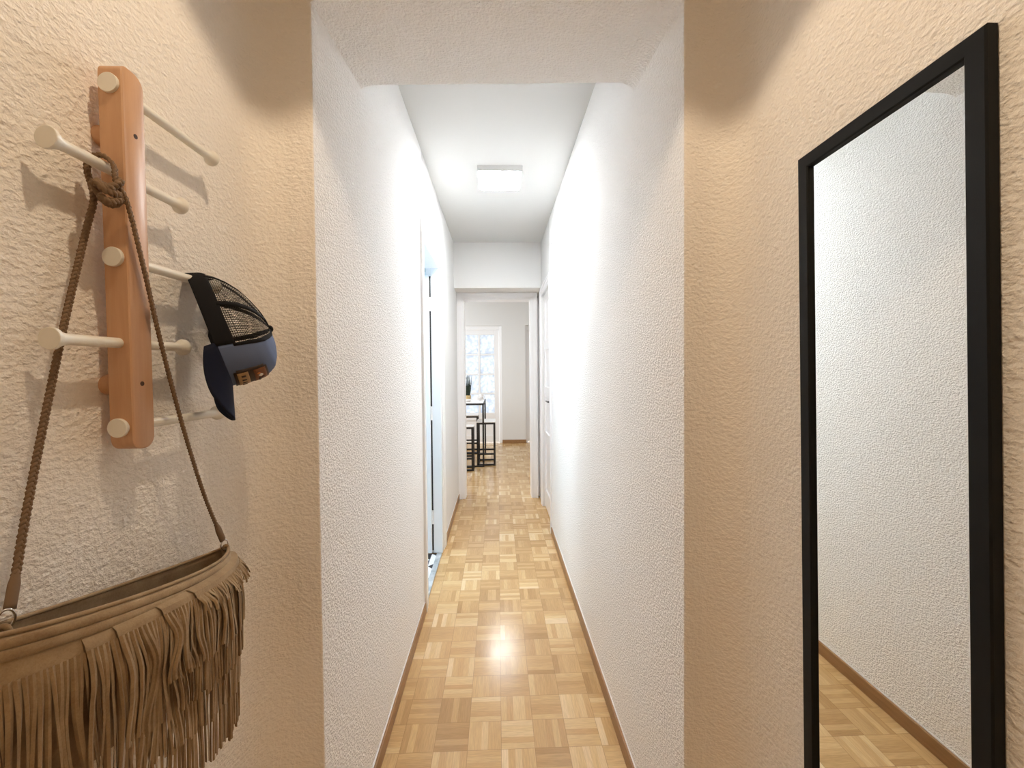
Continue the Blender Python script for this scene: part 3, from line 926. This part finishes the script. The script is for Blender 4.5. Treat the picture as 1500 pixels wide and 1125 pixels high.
TIER_START = (1.66, 1.40, 1.12, 0.95, -0.22)
TIER_END = (0.042, 0.106, 0.152, 0.196, 0.252)
def fringe_tier(k):
    bm = bmesh.new()
    rnd = random.Random(50 + k)
    th0, th1 = TIER_START[k], PI + 0.42
    NT_ = 400
    ths = [th0 + (th1 - th0) * i / NT_ for i in range(NT_ + 1)]
    def d_of(th):
        c = 0.5 + 0.5 * math.cos(min(max(th, 0), PI))      # 1 at the near end, 0 at the far end
        return 0.0105 + 0.022 * c * c + 0.0012 * k
    pos = [rim(t, d_of(t)) for t in ths]
    acc = [0.0]
    for a, b in zip(pos, pos[1:]): acc.append(acc[-1] + (b - a).length)
    total = acc[-1]
    def at(s):
        for i in range(NT_):
            if acc[i + 1] >= s:
                w = (s - acc[i]) / max(acc[i + 1] - acc[i], 1e-9)
                return ths[i] + (ths[i + 1] - ths[i]) * w
        return ths[-1]
    lay = 0.0030 * (4 - k)
    base_off = 0.0022 + lay
    nH = 120
    hr = []
    for i in range(nH + 1):
        th = at(total * i / nH)
        hr.append([bm.verts.new(rim(th, d_of(th) + dd, base_off + oo)) for dd, oo in ((-0.002, -lay - 0.001), (0.003, -0.0006), (0.007, 0.0003), (0.012, 0.0008))])
    for a, b in zip(hr, hr[1:]):
        for q in range(3):
            bm.faces.new((a[q], a[q + 1], b[q + 1], b[q]))
    s = 0.0
    waves = [(rnd.uniform(25, 70), rnd.uniform(0, 6.28), rnd.uniform(0.4, 1.0)) for _ in range(4)]
    waves2 = [(rnd.uniform(40, 90), rnd.uniform(0, 6.28), rnd.uniform(0.4, 1.0)) for _ in range(4)]
    while s < total:
        w = rnd.uniform(0.0046, 0.0068)
        th = at(min(s + w * 0.5, total))
        p0 = rim(th, d_of(th) + 0.010, base_off + 0.0008)
        p1 = rim(th + 0.01, d_of(th) + 0.010, base_off + 0.0008)
        tan = (p1 - p0); tan.z = 0; tan.normalize()
        L = TIER_END[k] * (1.09 - 0.09 * math.cos(min(max(th, 0), PI))) - d_of(th) - 0.010 + rnd.uniform(-0.006, 0.004)
        nor = Vector((-tan.y, tan.x, 0))
        if nor.x * math.sin(th) < 0 or (abs(math.sin(th)) < 0.05 and nor.y * math.cos(th) > 0): nor = -nor
        wave = sum(a * math.sin(f * s + p) for f, p, a in waves) / 4
        wave2 = sum(a * math.sin(f * s + p) for f, p, a in waves2) / 4
        amp = min(1.0, L / 0.08)
        bend = (0.016 * wave + rnd.uniform(-0.0035, 0.0035)) * amp
        bend2 = (0.010 * wave2 + rnd.uniform(-0.003, 0.003)) * amp
        out = rnd.uniform(0.0, 0.005) + (0.006 if k == 0 else 0.002)
        curl = rnd.uniform(0.002, 0.006) if (k == 0 and rnd.random() < 0.5) else 0.0
        tw = rnd.uniform(-0.9, 0.9) * (1.5 if L > 0.1 else 1.0)
        ns = 6 if k == 0 else 14
        rowsA = []
        for j in range(ns + 1):
            t = j / ns
            # follow the body outward bulge, then hang straight
            q = rim(th, d_of(th) + 0.010 + L * t * 0.98, base_off + 0.0008)
            outx = max(0.0, (q - p0).dot(nor)) if t < 0.55 else None
            if outx is not None: last = outx
            c = p0 + Vector((0, 0, -L * t)) + nor * (last + out * math.sin(PI * 0.62 * t) + curl * t ** 3)
            c += tan * (bend * math.sin(PI * t * 0.95) ** 2 + bend2 * math.sin(2 * PI * t * 0.9) * (0.3 + 0.7 * t))
            c.x = max(c.x, HL + 0.004)
            a = tw * math.sin(PI * 0.5 * t + 0.25 * math.sin(5 * t))
            wd = tan * math.cos(a) + nor * math.sin(a)
            nn = nor * math.cos(a) - tan * math.sin(a)
            hw = w * 0.5 * (1.0 - 0.22 * t)
            hh = 0.0005; cv = 0.0008
            rowsA.append([bm.verts.new(c - wd * hw), bm.verts.new(c + nn * (hh + cv)), bm.verts.new(c + wd * hw), bm.verts.new(c - nn * hh)])
        for A, B in zip(rowsA, rowsA[1:]):
            for q in range(4):
                bm.faces.new((A[q], A[(q + 1) % 4], B[(q + 1) % 4], B[q]))
        bm.faces.new(rowsA[-1])
        s += w * rnd.uniform(0.86, 1.05)
    return bm
for k in range(5):
    finish('fringe', fringe_tier(k), MAT['suede'], bag, smooth=True, auto=True)

def braid(bm, path, wa=0.0026, wb=0.0013, r=0.0020, pitch=0.017):
    pts = resample(path, 0.0022)
    N = len(pts)
    frames = []; prev = None
    for i, p in enumerate(pts):
        t = (pts[min(i + 1, N - 1)] - pts[max(i - 1, 0)]).normalized()
        a = Vector((0, 1, 0.0)) if prev is None else prev
        a = (a - t * a.dot(t)).normalized(); prev = a
        frames.append((a, t.cross(a)))
    for k in range(3):
        s = []
        for i, (p, (a, b)) in enumerate(zip(pts, frames)):
            ph = 2 * PI * (i * 0.0022 / pitch + k / 3)
            s.append(p + a * (wa * math.sin(ph)) + b * (wb * math.sin(2 * ph)))
        sweep(bm, s, r, 6)
KN = Vector((-0.508, 0.568, 1.609))
left = catmull([(-0.5105, 0.4550, 1.157), (-0.519, 0.4715, 1.2025), (-0.530, 0.5019, 1.2962), (-0.535, 0.5375, 1.4330), (-0.533, 0.566, 1.555), (-0.525, 0.569, 1.598),
                (-0.535, 0.572, 1.640), (-0.521, 0.574, 1.6565), (-0.506, 0.577, 1.645), (-0.500, 0.574, 1.620), (-0.4945, 0.583, 1.598), (-0.4945, 0.607, 1.515),
                (-0.4955, 0.634, 1.415), (-0.496, 0.672, 1.29), (-0.497, 0.716, 1.17), (-0.497, 0.752, 1.090)], 14)
bm = bmesh.new(); braid(bm, left)
strap = finish('strap', bm, MAT['braid'], bag, smooth=True)
# knot under the peg
bm = bmesh.new()
for (c, ax, R, tilt) in ((KN + Vector((0.004, 0.0, 0.006)), 'a', 0.0125, 0.5), (KN + Vector((0.002, -0.001, -0.006)), 'b', 0.0135, -0.45), (KN + Vector((0.004, 0.002, -0.014)), 'c', 0.0105, 0.2)):
    pts = []
    for i in range(40):
        a = 2 * PI * i / 40
        pts.append(c + Vector((0.75 * R * math.cos(a), 1.05 * R * math.sin(a), tilt * R * math.sin(a) + 0.3 * R * math.sin(2 * a))))
    # plaited loop
    for k in range(2):
        s = []
        for i, p in enumerate(pts):
            ph = 2 * PI * (i / 5.0 + k / 2)
            s.append(p + Vector((0.0018 * math.sin(ph), 0, 0.0028 * math.cos(ph))))
        sweep(bm, s, 0.0032, 6, closed=True)
finish('knot', bm, MAT['braid'], strap, smooth=True)
def tab(p0, p1, w, th):
    bm = bmesh.new()
    p0 = Vector(p0); p1 = Vector(p1)
    pts = [p0.lerp(p1, i / 8) for i in range(9)]
    R = [w * (0.55 + 0.45 * min(1, i / 3.0)) for i in range(9)]
    sweep(bm, pts, R, 12, flat=th / w, up=(0, 1, 0))
    return bm
finish('strap_tab', tab((-0.5115, 0.4568, 1.1625), (-0.5030, 0.4417, 1.1277), 0.0055, 0.0035), MAT['braid'], strap, smooth=True)
finish('strap_tab', tab((-0.497, 0.746, 1.104), (-0.4965, 0.7625, 1.068), 0.0062, 0.0036), MAT['braid'], strap, smooth=True)
for c, up_ in (((-0.501, 0.4365, 1.121), 0.9), ((-0.4962, 0.7665, 1.057), 0.5)):
    bm = bmesh.new()
    c = Vector(c)
    sweep(bm, [c + Vector((0.003 * math.cos(a), 0.0055 * math.cos(a), 0.0095 * math.sin(a))) for a in [2 * PI * i / 28 for i in range(28)]], 0.0012, 8, closed=True)
    finish('ring', bm, MAT['chrome'], bag, smooth=True)
# small loops holding the rings on the rim
for c in ((-0.502, 0.4345, 1.106), (-0.496, 0.769, 1.046)):
    bm = bmesh.new()
    c = Vector(c)
    sweep(bm, [c + Vector((0.0035 * math.cos(a), 0.002 * math.cos(a), 0.0085 * math.sin(a))) for a in [2 * PI * i / 20 for i in range(20)]], 0.0032, 8, closed=True)
    finish('ring_loop', bm, MAT['suede'], bag, smooth=True)

# ================================================================== DINING ROOM
def tube(bm, x0, x1, y0, y1, z0, z1): box(bm, x0, x1, y0, y1, z0, z1)
def bar_table():
    x0, x1, y0, y1, h = -1.35, -0.20, 5.86, 6.78, 0.895
    t = thing('bar_table', 'high white topped bar table with thin black metal legs', 'table', ((x0 + x1) / 2, (y0 + y1) / 2, 0))
    finish('tabletop', boxes((x0 + 0.012, x1 - 0.012, y0 + 0.012, y1 - 0.012, h - 0.006, h)), MAT['seat_white'], t)
    w = 0.024
    finish('top_frame', boxes((x0, x1, y0, y0 + 0.012, h - 0.026, h), (x0, x1, y1 - 0.012, y1, h - 0.026, h), (x0, x0 + 0.012, y0, y1, h - 0.026, h), (x1 - 0.012, x1, y0, y1, h - 0.026, h)), MAT['black_metal'], t)
    for x in (x0, x1 - w):
        for y in (y0, y1 - w):
            finish('leg', boxes((x, x + w, y, y + w, 0.02, h - 0.02)), MAT['black_metal'], t)
    for y in (y0, y1 - w):
        finish('foot_rail', boxes((x0, x1, y, y + w, 0, 0.02)), MAT['black_metal'], t)
    return t
bar_table()

def bar_stool(label, x0, x1, y0, y1, h, w, name='bar_stool'):
    t = thing(name, label, 'stool', ((x0 + x1) / 2, (y0 + y1) / 2, 0), 'black framed stools around the bar table')
    finish('seat', boxes((x0 - 0.004, x1 + 0.004, y0 - 0.004, y1 + 0.004, h - 0.012, h)), MAT['seat_white'], t, bevel=0.003)
    finish('seat_frame', boxes((x0, x1, y0, y0 + w, h - 0.036, h - 0.012), (x0, x1, y1 - w, y1, h - 0.036, h - 0.012), (x0, x0 + w, y0 + w, y1 - w, h - 0.036, h - 0.012), (x1 - w, x1, y0 + w, y1 - w, h - 0.036, h - 0.012)), MAT['black_metal'], t)
    for x in (x0, x1 - w):
        for y in (y0, y1 - w):
            finish('leg', boxes((x, x + w, y, y + w, 0, h - 0.036)), MAT['black_metal'], t)
    finish('foot_rail', boxes((x0 + w, x1 - w, y0, y0 + w, 0.0, 0.022), (x0 + w, x1 - w, y1 - w, y1, 0.0, 0.022), (x0, x0 + w, y0 + w, y1 - w, 0.0, 0.022), (x1 - w, x1, y0 + w, y1 - w, 0.0, 0.022)), MAT['black_metal'], t)
    for y in (y0, y1 - w):
        finish('footrest', boxes((x0 + w, x1 - w, y, y + w, 0.155, 0.177)), MAT['black_metal'], t)
    return t
bar_stool('black framed stool standing out beyond the right corner of the bar table', -0.305, -0.045, 5.93, 6.30, 0.625, 0.026)
bar_stool('black framed stool nearest the corridor with its side cut by the door frame', -0.70, -0.335, 5.63, 5.845, 0.605, 0.03)
bar_stool('black framed stool on the window side behind the bar table', -0.70, -0.33, 6.82, 7.14, 0.62, 0.026)

# things on the table
TZ = 0.895
pp = thing('potted_plant', 'dark spiky plant in a woven straw pot on the bar table', 'plant', (-0.475, 6.60, TZ))
bm = bmesh.new(); lathe(bm, (-0.475, 6.60, TZ), (0, 0, 1), [(0, 0.042), (0.01, 0.047), (0.05, 0.050), (0.07, 0.048), (0.066, 0.044)], 24)
finish('pot', bm, MAT['straw'], pp, smooth=True, auto=True)
bm = bmesh.new()
rnd = random.Random(5)
for i in range(34):
    a = rnd.uniform(0, 2 * PI); ln = rnd.uniform(0.16, 0.33); sp = rnd.uniform(0.0, 0.05)
    r0 = rnd.uniform(0, 0.028)
    b = Vector((-0.475 + r0 * math.cos(a), 6.60 + r0 * math.sin(a), TZ + 0.06))
    tip = b + Vector((sp * math.cos(a), sp * math.sin(a), ln))
    mid = b.lerp(tip, 0.55) + Vector((0.012 * math.cos(a), 0.012 * math.sin(a), 0.0))
    sweep(bm, catmull([b, mid, tip], 5), [0.008 * (1 - 0.9 * j / 10) + 0.001 for j in range(11)], 5, flat=0.5)
finish('foliage', bm, MAT['leaf'], pp, smooth=True)
bm = bmesh.new()
lathe(bm, (-0.305, 6.45, TZ), (0, 0, 1), [(0, 0.050), (0.006, 0.052), (0.045, 0.070), (0.050, 0.070), (0.046, 0.065), (0.012, 0.046)], 28)
bl = finish('bowl', bm, MAT['ceramic'], smooth=True, auto=True)
tag(bl, 'white tapered bowl near the right corner of the bar table', 'bowl')
bm = bmesh.new()
lathe(bm, (-0.265, 6.60, TZ), (0, 0, 1), [(0, 0.030), (0.004, 0.033), (0.088, 0.035), (0.09, 0.034), (0.086, 0.031), (0.01, 0.028)], 24)
sweep(bm, [Vector((-0.265 + 0.034 + 0.02 * math.sin(PI * i / 10), 6.60, TZ + 0.02 + 0.05 * i / 10)) for i in range(11)], 0.005, 8)
mg = finish('mug', bm, MAT['ceramic'], smooth=True, auto=True)
tag(mg, 'white mug standing behind the tapered bowl', 'mug')
bm = bmesh.new()
lathe(bm, (-0.47, 6.15, TZ), (0, 0, 1), [(0, 0.055), (0.005, 0.06), (0.030, 0.075), (0.034, 0.075), (0.031, 0.070), (0.01, 0.05)], 28)
ds = finish('dish', bm, MAT['ceramic'], smooth=True, auto=True)
tag(ds, 'low white dish in front of the straw pot', 'dish')
